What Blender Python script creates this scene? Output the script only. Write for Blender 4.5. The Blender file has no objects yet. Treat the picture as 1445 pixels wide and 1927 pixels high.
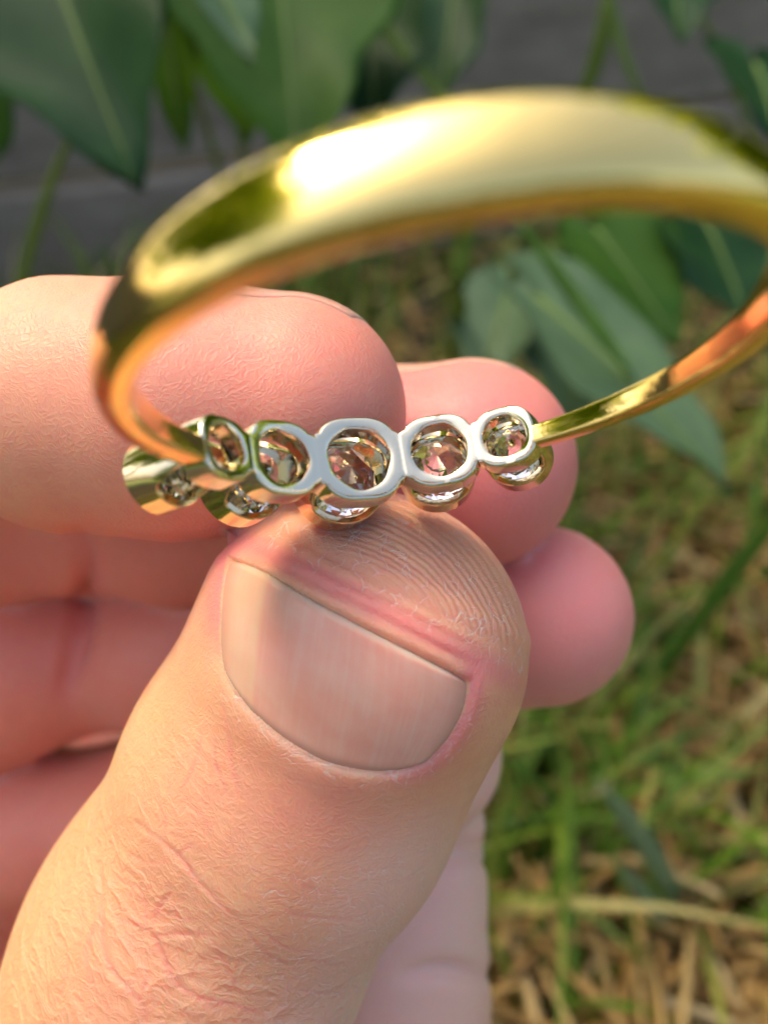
import bpy, bmesh, math, random
import numpy as np
from mathutils import Vector, Matrix

# ------------------------------------------------------------------ camera
CAM_H, PITCH, FPX = 0.22, math.radians(40.0), 1600.0
PW, PH = 1445.0, 1927.0
sc = bpy.context.scene
col = sc.collection
cd = bpy.data.cameras.new('camera')
cam = bpy.data.objects.new('camera', cd); col.objects.link(cam)
cam.location = (0, 0, CAM_H)
cam.rotation_euler = (math.pi/2 - PITCH, 0, 0)
cd.sensor_fit = 'HORIZONTAL'; cd.sensor_width = 36.0
cd.lens = 36.0 * FPX / PW
cd.clip_start = 0.002; cd.clip_end = 2000
cd.dof.use_dof = True
cd.dof.focus_distance = 0.0365
cd.dof.aperture_fstop = cd.lens / 0.88          # entrance pupil of 0.88 mm, a phone's
cd.dof.aperture_blades = 0
sc.camera = cam

# ------------------------------------------------------------------ world, sun, exposure
SUN_EL, SUN_AZ = math.radians(54), math.radians(-58)   # azimuth measured from +Y towards +X
w = bpy.data.worlds.new('World'); sc.world = w; w.use_nodes = True
nt = w.node_tree; nt.nodes.clear()
sky = nt.nodes.new('ShaderNodeTexSky'); sky.sky_type = 'NISHITA'; sky.sun_disc = False
sky.sun_elevation = SUN_EL; sky.sun_rotation = SUN_AZ
sky.air_density = 0.8; sky.dust_density = 7.0; sky.ozone_density = 0.4
bg = nt.nodes.new('ShaderNodeBackground'); bg.inputs[1].default_value = 0.15
wo = nt.nodes.new('ShaderNodeOutputWorld')
nt.links.new(sky.outputs[0], bg.inputs[0]); nt.links.new(bg.outputs[0], wo.inputs[0])
sd = bpy.data.lights.new('sun', 'SUN'); sd.energy = 2.0; sd.angle = math.radians(14.0); sd.color = (1.0, 0.80, 0.54)
sun = bpy.data.objects.new('sun', sd); col.objects.link(sun)
sdir = Vector((math.cos(SUN_EL)*math.sin(SUN_AZ), math.cos(SUN_EL)*math.cos(SUN_AZ), math.sin(SUN_EL)))
sun.rotation_euler = sdir.to_track_quat('Z', 'Y').to_euler()
sun.location = (-2, -1, 3)
sc.view_settings.view_transform = 'Standard'; sc.view_settings.look = 'None'
sc.view_settings.exposure = 1.5; sc.view_settings.gamma = 1.0
sc.view_settings.use_curve_mapping = False
sc.render.engine = 'CYCLES'
sc.cycles.max_bounces = 9; sc.cycles.transmission_bounces = 9; sc.cycles.glossy_bounces = 4; sc.cycles.diffuse_bounces = 3
sc.cycles.caustics_reflective = False; sc.cycles.caustics_refractive = False; sc.cycles.sample_clamp_indirect = 6.0

# ------------------------------------------------------------------ helpers
rng = np.random.default_rng(7); random.seed(7)
CP, SP = math.cos(PITCH), math.sin(PITCH)
def c2w(P):
    """camera space in mm (x right, y down, z depth) -> world metres"""
    P = np.asarray(P, float) * 1e-3
    x, y, z = P[..., 0], P[..., 1], P[..., 2]
    return np.stack([x, z*CP - y*SP, CAM_H - z*SP - y*CP], -1)
def px(u, v, z):
    """pixel of the photograph at a depth in mm -> camera space mm"""
    return np.array([(u - PW/2)/FPX*z, (v - PH/2)/FPX*z, z], float)
def pxw(u, v, z): return Vector(c2w(px(u, v, z)))
def unit(v):
    v = np.asarray(v, float); return v/np.linalg.norm(v)

def mk(name, V, F, mat, parent=None, origin=None, smooth=True):
    """link ONE mesh object; V in world metres"""
    V = np.asarray(V, float)
    o0 = Vector(origin) if origin is not None else Vector(V.mean(0))
    me = bpy.data.meshes.new(name)
    me.from_pydata((V - np.array(o0)).tolist(), [], [list(map(int, f)) for f in F])
    me.update()
    if smooth: me.polygons.foreach_set('use_smooth', [True]*len(me.polygons))
    if mat: me.materials.append(mat)
    ob = bpy.data.objects.new(name, me); col.objects.link(ob)
    if parent is not None:
        ob.parent = parent
        ob.location = o0 - WL[parent.name]
    else:
        ob.location = o0
    WL[ob.name] = o0.copy()
    return ob
WL = {}
def empty(name, loc):
    o = bpy.data.objects.new(name, None); col.objects.link(o); o.location = loc
    o.empty_display_size = 0.005
    WL[o.name] = Vector(loc); return o
_mw = None
def mkp(name, V, F, mat, parent, smooth=True):
    return mk(name, V, F, mat, parent, origin=WL[parent.name], smooth=smooth)
def tag(o, label=None, cat=None, group=None, kind=None):
    if label: o['label'] = label
    if cat: o['category'] = cat
    if group: o['group'] = group
    if kind: o['kind'] = kind
    return o

class N:
    """small node builder"""
    def __init__(s, name):
        s.m = bpy.data.materials.new(name); s.m.use_nodes = True
        s.t = s.m.node_tree; s.b = s.t.nodes['Principled BSDF']; s.out = s.t.nodes['Material Output']
    def n(s, typ, **kw):
        x = s.t.nodes.new(typ)
        for k, v in kw.items(): setattr(x, k, v)
        return x
    def l(s, a, b): s.t.links.new(a, b)
    def set(s, **kw):
        for k, v in kw.items():
            i = s.b.inputs[k.replace('_', ' ')]
            if hasattr(v, 'is_linked'): s.l(v, i)
            else: i.default_value = v
    def math(s, op, a, b=None, c=None, clamp=False):
        x = s.n('ShaderNodeMath', operation=op); x.use_clamp = clamp
        for i, v in enumerate((a, b, c)):
            if v is None: continue
            if hasattr(v, 'is_linked'): s.l(v, x.inputs[i])
            else: x.inputs[i].default_value = v
        return x.outputs[0]
    def mix(s, f, a, b, mode='MIX'):
        x = s.n('ShaderNodeMix', data_type='RGBA', blend_type=mode)
        for i, v in ((0, f), (6, a), (7, b)):
            if hasattr(v, 'is_linked'): s.l(v, x.inputs[i])
            else: x.inputs[i].default_value = v if i == 0 else (*v, 1) if len(v) == 3 else v
        return x.outputs[2]
    def attr(s, name, out='Fac'):
        x = s.n('ShaderNodeAttribute'); x.attribute_name = name; return x.outputs[out]
    def noise(s, vec, scale, detail=3, rough=0.55, out=0):
        x = s.n('ShaderNodeTexNoise'); x.inputs['Scale'].default_value = scale
        x.inputs['Detail'].default_value = detail; x.inputs['Roughness'].default_value = rough
        if vec is not None: s.l(vec, x.inputs['Vector'])
        return x.outputs[out]
    def ramp(s, fac, stops):
        x = s.n('ShaderNodeValToRGB'); e = x.color_ramp.elements
        while len(e) < len(stops): e.new(0.5)
        for k, (p, c) in enumerate(stops):
            e[k].position = p; e[k].color = (*c, 1) if len(c) == 3 else c
        s.l(fac, x.inputs[0]); return x.outputs[0]
    def mrange(s, v, a, b, c=0.0, d=1.0):
        x = s.n('ShaderNodeMapRange'); s.l(v, x.inputs[0])
        for i, q in enumerate((a, b, c, d)): x.inputs[i+1].default_value = q
        return x.outputs[0]
    def obj(s, scale=(1, 1, 1), rot=(0, 0, 0)):
        t = s.n('ShaderNodeTexCoord'); m = s.n('ShaderNodeMapping')
        m.inputs['Scale'].default_value = scale; m.inputs['Rotation'].default_value = rot
        s.l(t.outputs['Object'], m.inputs[0]); return m.outputs[0]
    def bump(s, h, dist, strength=1.0, prev=None):
        x = s.n('ShaderNodeBump'); x.inputs['Strength'].default_value = strength
        x.inputs['Distance'].default_value = dist; s.l(h, x.inputs['Height'])
        if prev is not None: s.l(prev, x.inputs['Normal'])
        return x.outputs[0]

# ------------------------------------------------------------------ materials
def mat_simple_plant(name, c1, c2, trans=0.35, rough=0.45, scale=60.0, tcol=(0.25, 0.38, 0.03)):
    k = N(name); v = k.obj()
    f = k.noise(v, scale, 4)
    c = k.mix(k.mrange(f, 0.3, 0.7), c1, c2)
    info = k.n('ShaderNodeObjectInfo')
    k.set(Base_Color=c, Roughness=rough, Specular_IOR_Level=0.18)
    tr = k.n('ShaderNodeBsdfTranslucent'); k.l(k.mix(0.6, c, tcol), tr.inputs[0])
    ms = k.n('ShaderNodeMixShader'); ms.inputs[0].default_value = trans
    k.l(k.b.outputs[0], ms.inputs[1]); k.l(tr.outputs[0], ms.inputs[2]); k.l(ms.outputs[0], k.out.inputs[0])
    return k.m
def mat_varied(name, stops, trans=0.3, rough=0.5):
    """colour picked by the per-vertex attribute 'v' (one random number for each blade)"""
    k = N(name); c = k.ramp(k.attr('v'), stops)
    k.set(Base_Color=c, Roughness=rough)
    tr = k.n('ShaderNodeBsdfTranslucent'); k.l(c, tr.inputs[0])
    ms = k.n('ShaderNodeMixShader'); ms.inputs[0].default_value = trans
    k.l(k.b.outputs[0], ms.inputs[1]); k.l(tr.outputs[0], ms.inputs[2]); k.l(ms.outputs[0], k.out.inputs[0])
    return k.m

def mat_gold(name, colr, rough=0.07, scratch=0.5):
    k = N(name); v = k.obj((1000, 1000, 1000))
    n1 = k.noise(v, 1.1, 3); n2 = k.noise(v, 14.0, 2)
    k.set(Base_Color=(*colr, 1), Metallic=1.0, Roughness=k.math('MULTIPLY_ADD', n2, 0.10, rough-0.04))
    b = k.bump(n1, 0.00003*scratch, 1.0)
    b = k.bump(n2, 0.000004*scratch, 1.0, b)
    k.l(b, k.b.inputs['Normal']); return k.m

M = {}
M['gold'] = mat_gold('yellow_gold', (0.97, 0.70, 0.23), 0.05, 0.6)
M['white_gold'] = mat_gold('white_gold', (0.84, 0.76, 0.54), 0.07, 0.45)
M['bezel_gold'] = mat_gold('bezel_gold', (0.86, 0.70, 0.42), 0.09, 0.5)
k = N('diamond'); k.set(Base_Color=(1, 1, 1, 1), Roughness=0.0, IOR=1.8, Transmission_Weight=1.0); M['diamond'] = k.m

def mat_skin():
    k = N('skin')
    tc = k.attr('tc', 'Vector')                    # limb coordinates in mm
    red, pale, wrk, rmask, rco, sun_yel, flk = [k.attr(a) for a in ('red', 'pale', 'wrk', 'rmask', 'rco', 'sun_yel', 'flk')]
    n1 = k.noise(tc, 0.22, 2, 0.6); n2 = k.noise(tc, 1.6, 3, 0.6); n3 = k.noise(tc, 7.0, 2, 0.6)
    c = k.mix(k.mrange(n1, 0.3, 0.7), (0.80, 0.37, 0.212), (0.86, 0.455, 0.27))
    c = k.mix(k.mrange(n2, 0.35, 0.75, 0.0, 0.42), c, (0.74, 0.31, 0.23))
    c = k.mix(k.math('MULTIPLY', red, 0.85), c, (0.78, 0.22, 0.22))  # skin redness, also carrying the painted shade of the hand's hollow
    c = k.mix(k.math('MULTIPLY', sun_yel, 0.8), c, (0.80, 0.49, 0.23))  # warm sunlight on the thumb, painted into the base colour
    c = k.mix(k.math('MULTIPLY', pale, 0.8), c, (0.92, 0.60, 0.52))  # cuticle line, plus skylight painted on thumb and heel
    # fine folds of the knuckle skin, stretched across the limb
    mp = k.n('ShaderNodeMapping'); mp.inputs['Scale'].default_value = (0.42, 0.85, 0.6); mp.inputs['Rotation'].default_value = (0, 0, 0.25)
    wp = k.n('ShaderNodeVectorMath', operation='MULTIPLY_ADD')
    nz = k.n('ShaderNodeTexNoise'); nz.inputs['Scale'].default_value = 0.45; nz.inputs['Detail'].default_value = 4; k.l(tc, nz.inputs['Vector'])
    k.l(nz.outputs['Color'], wp.inputs[0]); wp.inputs[1].default_value = (2.2, 2.2, 2.2); k.l(tc, wp.inputs[2])
    k.l(wp.outputs[0], mp.inputs[0])
    def vor(vec, s):
        x = k.n('ShaderNodeTexVoronoi', feature='DISTANCE_TO_EDGE'); x.inputs['Scale'].default_value = s
        k.l(vec, x.inputs['Vector']); return x.outputs[0]
    va = k.mrange(vor(mp.outputs[0], 0.62), 0.0, 0.16); vb = k.mrange(vor(mp.outputs[0], 1.9), 0.0, 0.2); vc = k.mrange(vor(wp.outputs[0], 3.4), 0.0, 0.25)
    fold = k.math('ADD', k.math('MULTIPLY', va, 0.75), k.math('MULTIPLY', vb, 0.45))
    fold = k.math('MULTIPLY', fold, wrk)
    micro = k.math('ADD', k.math('MULTIPLY', vc, 0.5), k.math('MULTIPLY', n3, 0.6))
    # finger-print ridges
    rid = k.math('SINE', k.math('ADD', rco, k.math('MULTIPLY', n2, 3.8)))
    rid = k.math('MULTIPLY', rid, k.math('MULTIPLY', rmask, k.mrange(n1, 0.25, 0.6, 0.4, 1.0)))
    # dry skin: pale cracked lines
    v2 = vor(wp.outputs[0], 1.35)
    dry = k.math('MULTIPLY', k.mrange(v2, 0.06, 0.0), k.math('MULTIPLY', flk, k.mrange(n2, 0.46, 0.62)))
    c = k.mix(k.math('MULTIPLY', dry, 0.55), c, (0.92, 0.80, 0.72))
    c = k.mix(k.math('MULTIPLY', k.mrange(rid, 0.2, 1.0), 0.12), c, (0.90, 0.70, 0.62))
    hh = k.math('MULTIPLY_ADD', fold, 0.066, k.math('MULTIPLY', micro, 0.027))
    hh = k.math('MULTIPLY_ADD', rid, 0.027, k.math('MULTIPLY_ADD', dry, 0.03, hh))
    b = k.bump(hh, 0.001, 1.0)
    k.set(Base_Color=c, Roughness=k.math('MULTIPLY_ADD', n3, 0.18, 0.36), Specular_IOR_Level=0.5, Subsurface_Weight=1.0, Subsurface_Scale=0.0015)
    k.b.inputs['Subsurface Radius'].default_value = (1.0, 0.36, 0.22)
    k.l(b, k.b.inputs['Normal'])
    return k.m
M['skin'] = mat_skin()
def mat_nail():
    k = N('nail'); uv = k.attr('nuv', 'Vector')
    sp = k.n('ShaderNodeSeparateXYZ'); k.l(uv, sp.inputs[0])
    mp = k.n('ShaderNodeMapping'); mp.inputs['Scale'].default_value = (34, 1.3, 1); k.l(uv, mp.inputs[0])
    ln = k.noise(mp.outputs[0], 1.0, 3, 0.6)
    mp2 = k.n('ShaderNodeMapping'); mp2.inputs['Scale'].default_value = (3.0, 2.0, 1); k.l(uv, mp2.inputs[0])
    bl = k.noise(mp2.outputs[0], 1.3, 3)
    c = k.mix(k.mrange(bl, 0.3, 0.7), (0.90, 0.33, 0.245), (0.92, 0.42, 0.315))
    c = k.mix(k.math('MULTIPLY', k.mrange(ln, 0.45, 0.75), 0.20), c, (0.88, 0.60, 0.48))
    c = k.mix(k.mrange(sp.outputs[1], 0.93, 0.99, 0, 0.6), c, (0.84, 0.60, 0.44))      # free edge
    c = k.mix(k.mrange(sp.outputs[0], 0.235, 0.215, 0, 0.35), c, (0.88, 0.58, 0.34))  # sun patch on the left strip, painted into the nail colour
    ed = k.math('MINIMUM', k.math('MINIMUM', sp.outputs[0], k.math('SUBTRACT', 1.0, sp.outputs[0])), sp.outputs[1])
    c = k.mix(k.mrange(ed, 0.13, 0.03, 0, 0.8), c, (0.78, 0.33, 0.24))
    k.set(Base_Color=c, Roughness=0.22, Specular_IOR_Level=0.3, Subsurface_Weight=0.8, Subsurface_Scale=0.0009)
    k.b.inputs['Subsurface Radius'].default_value = (1.0, 0.4, 0.25)
    k.l(k.bump(ln, 0.00002, 0.8), k.b.inputs['Normal'])
    return k.m
M['nail'] = mat_nail()

# ================================================================== SETTING
# ground
def build_ground():
    k = N('soil'); v = k.obj()
    a = k.noise(v, 22.0, 6, 0.65); b_ = k.noise(v, 160.0, 4); far = k.noise(v, 0.6, 3)
    c = k.mix(k.mrange(a, 0.35, 0.65), (0.05, 0.036, 0.02), (0.12, 0.088, 0.048))
    c = k.mix(k.mrange(b_, 0.52, 0.72, 0, 0.6), c, (0.16, 0.12, 0.06))
    # away from the worn spot in front of the fence the lawn closes up
    g = k.n('ShaderNodeNewGeometry'); ln = k.n('ShaderNodeVectorMath', operation='LENGTH'); k.l(g.outputs['Position'], ln.inputs[0])
    c = k.mix(k.mrange(ln.outputs['Value'], 0.7, 1.5), c, k.mix(k.mrange(far, 0.3, 0.7), (0.045, 0.085, 0.018), (0.10, 0.13, 0.035)))
    k.set(Base_Color=c, Roughness=0.95)
    k.l(k.bump(k.math('ADD', a, k.math('MULTIPLY', b_, 0.3)), 0.008), k.b.inputs['Normal'])
    xs = np.concatenate([[-600, -60, -8, -2], np.linspace(-0.9, 0.9, 41), [2, 8, 60, 600]])
    X, Y = np.meshgrid(xs, xs, indexing='ij'); Z = np.where((abs(X) < 0.9) & (abs(Y) < 0.9), rng.normal(0, 0.0035, X.shape), 0)
    n = len(xs); V = np.stack([X, Y, Z], -1).reshape(-1, 3)
    F = [(i*n+j, (i+1)*n+j, (i+1)*n+j+1, i*n+j+1) for i in range(n-1) for j in range(n-1)]
    tag(mk('ground', V, F, k.m, origin=(0, 0, 0)), kind='structure')
build_ground()

# ---- weathered board fence
FA = math.radians(21.6); FD = np.array([math.cos(FA), math.sin(FA), 0]); FN = np.array([-math.sin(FA), math.cos(FA), 0])
F0 = np.array([-0.19, 0.424, 0.0])
def board_mat():
    k = N('weathered_timber'); v = k.obj((6, 60, 60), (0, 0, -FA))
    info = k.n('ShaderNodeObjectInfo')
    a = k.noise(v, 1.0, 6, 0.65); b_ = k.noise(k.obj(), 9.0, 4)
    c = k.mix(k.mrange(a, 0.3, 0.7), (0.20, 0.165, 0.125), (0.34, 0.29, 0.23))
    c = k.mix(k.mrange(b_, 0.45, 0.7, 0, 0.5), c, (0.19, 0.16, 0.125))
    k.set(Base_Color=c, Roughness=0.85); k.l(k.bump(a, 0.0015), k.b.inputs['Normal']); return k.m
def build_fence():
    m = board_mat()
    root = empty('board_fence', F0); tag(root, 'low weathered grey timber board fence standing behind the leaves', 'fence')
    def plank(s0, s1, z0, z1, d0, d1, name):
        n = 14; V = []; F = []
        for i in range(n+1):
            s = s0 + (s1-s0)*i/n; wob = rng.normal(0, 0.0007, 4)
            b = 0.002
            prof = [(d0+b, z0), (d0, z0+b), (d0, z1-b), (d0+b, z1), (d1, z1), (d1, z0)]
            for q, (d, z) in enumerate(prof): V.append(F0 + FD*s + FN*(d + wob[q % 4]*0.6) + np.array([0, 0, z + wob[q % 4]]))
        for i in range(n):
            for q in range(6): F.append((i*6+q, (i+1)*6+q, (i+1)*6+(q+1) % 6, i*6+(q+1) % 6))
        F += [tuple(range(5, -1, -1)), tuple(range(n*6, n*6+6))]
        mkp(name, V, F, m, root, smooth=False)
    z = 0.004
    for i, h in enumerate((0.064, 0.150)):
        plank(-1.3, 1.7, z, z+h, 0.0 + (0.004 if i % 2 else 0), 0.022, 'board'); z += h + 0.005
    for s in (-0.9, 0.55, 1.5):
        plank(s, s+0.09, 0.0, 0.24, 0.027, 0.10, 'post')
build_fence()

# ================================================================== HAND (signed-distance sculpt in camera-space mm)
f32 = np.float32
def cone(P, a, b, ra, rb):
    """tapered capsule"""
    a = np.asarray(a, f32); b = np.asarray(b, f32); d = b - a
    t = np.clip(((P - a) @ d) / (d @ d), 0, 1)
    q = P - a - t[:, None]*d
    return np.sqrt((q*q).sum(1)) - (ra + (rb-ra)*t)
def smin(a, b, k):
    h = np.maximum(k - np.abs(a-b), 0)/k
    return np.minimum(a, b) - h*h*k*0.25
def chain(P, pts, k=2.5):
    d = None
    for (a, ra), (b, rb) in zip(pts[:-1], pts[1:]):
        c = cone(P, a, b, ra, rb); d = c if d is None else smin(d, c, k)
    return d
# thumb
TT = unit((0.44, -0.83, -0.34))                       # axis of the distal phalanx
TN = np.array([-0.30, 0, -1.0]); TN = unit(TN - TT*(TN @ TT))   # nail normal
TB = np.cross(TN, TT); TB = TB if TB[0] > 0 else -TB
TIP = px(690, 1234, 40.7)
IPJ = TIP - TT*21.0 + np.array([-0.5, -0.1, -0.5])
TMC = np.array([-28.0, 55.0, 50.5]); CMC = np.array([-33, 96, 66.0])
def d_thumb(P):
    d = None
    for s, o, o2 in ((-1, 2.0, 1.9), (1, 0.7, 1.2)):
        c = chain(P, [(TIP + TB*s*o, 6.4), (TIP - TT*9 + TB*s*o2, 6.75), (IPJ + TB*s*1.4, 7.2)], 2)
        d = c if d is None else smin(d, c, 3.5)
    pulp = cone(P, TIP - TN*1.3 + TT*0.3, TIP - TT*9 - TN*1.8, 6.35, 6.9)
    d = smin(d, pulp, 3)
    pr = chain(P, [(IPJ, 7.9), (IPJ*0.6 + TMC*0.4, 8.3), (TMC, 11.0), (CMC, 15.0)], 4)
    return smin(d, pr, 5)
# the four fingers: tip, distal joint, middle joint, knuckle
FING = {
 'index':  [(px(545, 776, 41.9), 5.75), (px(330, 772, 42.45), 6.1), (px(130, 766, 43.6), 6.03), (px(-35, 775, 46.0), 4.75), ((-34, -5.0, 48.5), 6.6), ((-46, 0, 53), 8.0), ((-49, 16, 64), 8.2), ((-36, 47, 88), 9.5)],
 'middle': [(px(886, 874, 50.5), 6.2), (px(690, 905, 52.5), 6.5), (px(330, 945, 58.5), 6.7), (px(165, 962, 61), 5.7), (px(20, 968, 62.5), 6.0), ((-45, 8, 69), 7.8), ((-48, 24, 78), 8.2), ((-32, 56, 96), 9.8)],
 'ring':   [(px(1018, 1158, 54.5), 5.75), (px(830, 1175, 57), 6.1), (px(330, 1225, 65.0), 6.3), (px(175, 1232, 67.5), 5.5), (px(55, 1240, 67), 6.9), ((-40, 19, 75), 7.6), ((-42, 34, 84), 7.6), ((-22, 64, 98), 9.4)],
 'little': [(px(800, 1420, 58.0), 5.2), (px(640, 1450, 61), 5.4), (px(300, 1520, 69), 5.6), (px(70, 1555, 72), 6.0), ((-34, 33, 81), 6.8), ((-33, 45, 88), 6.8), ((-10, 70, 97), 8.8)],
}
PALM = [[(((-36, 47, 88)), 9.5), ((-26, 98, 84), 13.5)], [((-32, 56, 96), 9.8), ((-20, 102, 88), 13.5)],
        [((-22, 64, 98), 9.4), ((-12, 106, 88), 13.5)], [((-10, 70, 97), 8.8), ((-4, 106, 84), 13.0)],
        [(px(762, 1560, 62), 5.8), (px(715, 1720, 63), 6.6), (px(710, 1905, 64), 7.2), (px(690, 2100, 66), 8.4), ((-1, 62, 74), 11.5), ((-4, 106, 82), 13.0)],     # heel of the hand
        [(px(120, 1420, 92), 9.0), ((-24, 72, 92), 13)],
        [((-33, 96, 66), 15), ((-18, 114, 82), 17)],
        [((-18, 112, 84), 17.5), ((-40, 165, 72), 19.0), ((-70, 225, 58), 23.0)]]
def d_fingers(P):
    d = None
    for nme, pts in FING.items():
        c = chain(P, pts, 2.0); d = c if d is None else smin(d, c, 0.5)
    return d
def d_palm(P):
    d = None
    for pts in PALM:
        c = chain(P, pts, 5.0); d = c if d is None else smin(d, c, 7.0)
    return d
def sdf(P):
    P = np.asarray(P, f32)
    fi, pa, th = d_fingers(P), d_palm(P), d_thumb(P)
    d = smin(fi, pa, 1.2)
    return smin(d, th, 0.6)
def grad(P, fn=None, e=0.03):
    fn = fn or sdf; P = np.asarray(P, f32); G = np.empty(P.shape, f32)
    for i in range(3):
        o = np.zeros(3, f32); o[i] = e
        G[:, i] = (fn(P+o) - fn(P-o))
    return G/np.maximum(np.linalg.norm(G, axis=1), 1e-9)[:, None]

def surface_nets(lo, hi, h):
    """blocks of 4 cells evaluated only near the surface"""
    B = 4
    nb = np.ceil((np.array(hi)-np.array(lo))/(h*B)).astype(int); n = nb*B + 1
    lo = np.array(lo, f32)
    cc = np.stack(np.meshgrid(*[(np.arange(k)+0.5)*h*B for k in nb], indexing='ij'), -1).reshape(-1, 3).astype(f32) + lo
    dc = sdf(cc); act = np.abs(dc) < h*B*1.25
    D = np.repeat(np.repeat(np.repeat(np.where(dc > 0, 9, -9).reshape(nb).astype(f32), B, 0), B, 1), B, 2)
    D = np.pad(D, ((0, 1),)*3, mode='edge')
    ai = np.stack(np.unravel_index(np.nonzero(act)[0], nb), -1)*B
    off = np.stack(np.meshgrid(*[np.arange(B+1)]*3, indexing='ij'), -1).reshape(-1, 3)
    gi = (ai[:, None] + off[None]).reshape(-1, 3)
    key = np.unique((gi[:, 0]*n[1] + gi[:, 1])*n[2] + gi[:, 2])
    Df = D.reshape(-1)
    g3 = np.stack(np.unravel_index(key, n), -1)
    for s in range(0, len(key), 400000):
        Df[key[s:s+400000]] = sdf(lo + g3[s:s+400000].astype(f32)*h)
    D = Df.reshape(n)
    S = D < 0
    m = n - 1
    cnt = np.zeros(m, np.int8)
    for dx in (0, 1):
        for dy in (0, 1):
            for dz in (0, 1): cnt += S[dx:dx+m[0], dy:dy+m[1], dz:dz+m[2]]
    cell = (cnt > 0) & (cnt < 8); idx = -np.ones(m, np.int64); ci = np.argwhere(cell); idx[cell] = np.arange(len(ci))
    acc = np.zeros((len(ci), 3)); num = np.zeros(len(ci))
    cor = [(a, b, c) for a in (0, 1) for b in (0, 1) for c in (0, 1)]
    for p in cor:
        for ax in range(3):
            if p[ax]: continue
            q = list(p); q[ax] = 1
            a = D[ci[:, 0]+p[0], ci[:, 1]+p[1], ci[:, 2]+p[2]]; b = D[ci[:, 0]+q[0], ci[:, 1]+q[1], ci[:, 2]+q[2]]
            x = (a < 0) != (b < 0); t = np.where(x, a/np.where(a == b, 1, a-b), 0)
            pos = np.tile(np.array(p, float), (len(ci), 1)); pos[:, ax] += t
            acc[x] += pos[x]; num += x
    V = (ci + acc/num[:, None])*h + lo
    F = []
    for ax in range(3):
        u, v = (ax+1) % 3, (ax+2) % 3
        sl = [slice(None)]*3; sl[ax] = slice(0, -1); s0 = S[tuple(sl)]; sl[ax] = slice(1, None); s1 = S[tuple(sl)]
        e = np.argwhere(s0 != s1); e = e[(e[:, u] > 0) & (e[:, v] > 0) & (e[:, u] < m[u]) & (e[:, v] < m[v])]
        fl = s0[e[:, 0], e[:, 1], e[:, 2]]
        q = []
        for du, dv in ((0, 0), (1, 0), (1, 1), (0, 1)):
            c = e.copy(); c[:, u] -= 1-du; c[:, v] -= 1-dv; q.append(idx[c[:, 0], c[:, 1], c[:, 2]])
        q = np.stack(q, 1); q = q[(q >= 0).all(1)] if False else q
        q[~fl] = q[~fl][:, ::-1]; F.append(q[(q >= 0).all(1)])
    return V, np.concatenate(F)

def project(P): return np.stack([P[:, 0]/P[:, 2]*FPX + PW/2, P[:, 1]/P[:, 2]*FPX + PH/2], -1)
def march(uv, fn=None, z0=24.0):
    fn = fn or sdf
    D = np.stack([(uv[:, 0]-PW/2)/FPX, (uv[:, 1]-PH/2)/FPX, np.ones(len(uv))], -1)
    L = np.linalg.norm(D, axis=1); t = np.full(len(uv), z0)
    for _ in range(60): t = t + np.clip(fn((D*t[:, None]).astype(f32))/L*0.9, -1, 4)
    return D*t[:, None]
def seg_dist(uv, pl):
    """distance in px to a polyline, and arc position 0..1"""
    pl = np.asarray(pl, float); best = np.full(len(uv), 1e9); pos = np.zeros(len(uv))
    L = np.linalg.norm(np.diff(pl, axis=0), axis=1); cum = np.concatenate([[0], np.cumsum(L)])
    for i in range(len(pl)-1):
        a, b = pl[i], pl[i+1]; d = b-a
        t = np.clip(((uv-a) @ d)/(d @ d), 0, 1); dist = np.linalg.norm(uv - a - t[:, None]*d, axis=1)
        w_ = dist < best; best[w_] = dist[w_]; pos[w_] = ((cum[i] + t*L[i])/cum[-1])[w_]
    return best, pos
def inside(uv, poly):
    poly = np.asarray(poly, float); r = np.zeros(len(uv), bool); j = len(poly)-1
    for i in range(len(poly)):
        a, b = poly[i], poly[j]
        c = ((a[1] > uv[:, 1]) != (b[1] > uv[:, 1])) & (uv[:, 0] < (b[0]-a[0])*(uv[:, 1]-a[1])/(b[1]-a[1]+1e-12) + a[0])
        r ^= c; j = i
    return r
def spline(pts, n):
    """Catmull-Rom through pts"""
    p = np.asarray(pts, float); p = np.vstack([2*p[0]-p[1], p, 2*p[-1]-p[-2]]); out = []
    m_ = len(p)-3
    for s in np.linspace(0, m_-1e-9, n):
        i = int(s); t = s-i; a, b, c, d = p[i:i+4]
        out.append(0.5*((2*b) + (-a+c)*t + (2*a-5*b+4*c-d)*t*t + (-a+3*b-3*c+d)*t**3))
    return np.array(out)
def gs(x, w_): return np.exp(-(x/w_)**2)
def sst(x, a, b):
    t = np.clip((x-a)/(b-a), 0, 1); return t*t*(3-2*t)

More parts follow.
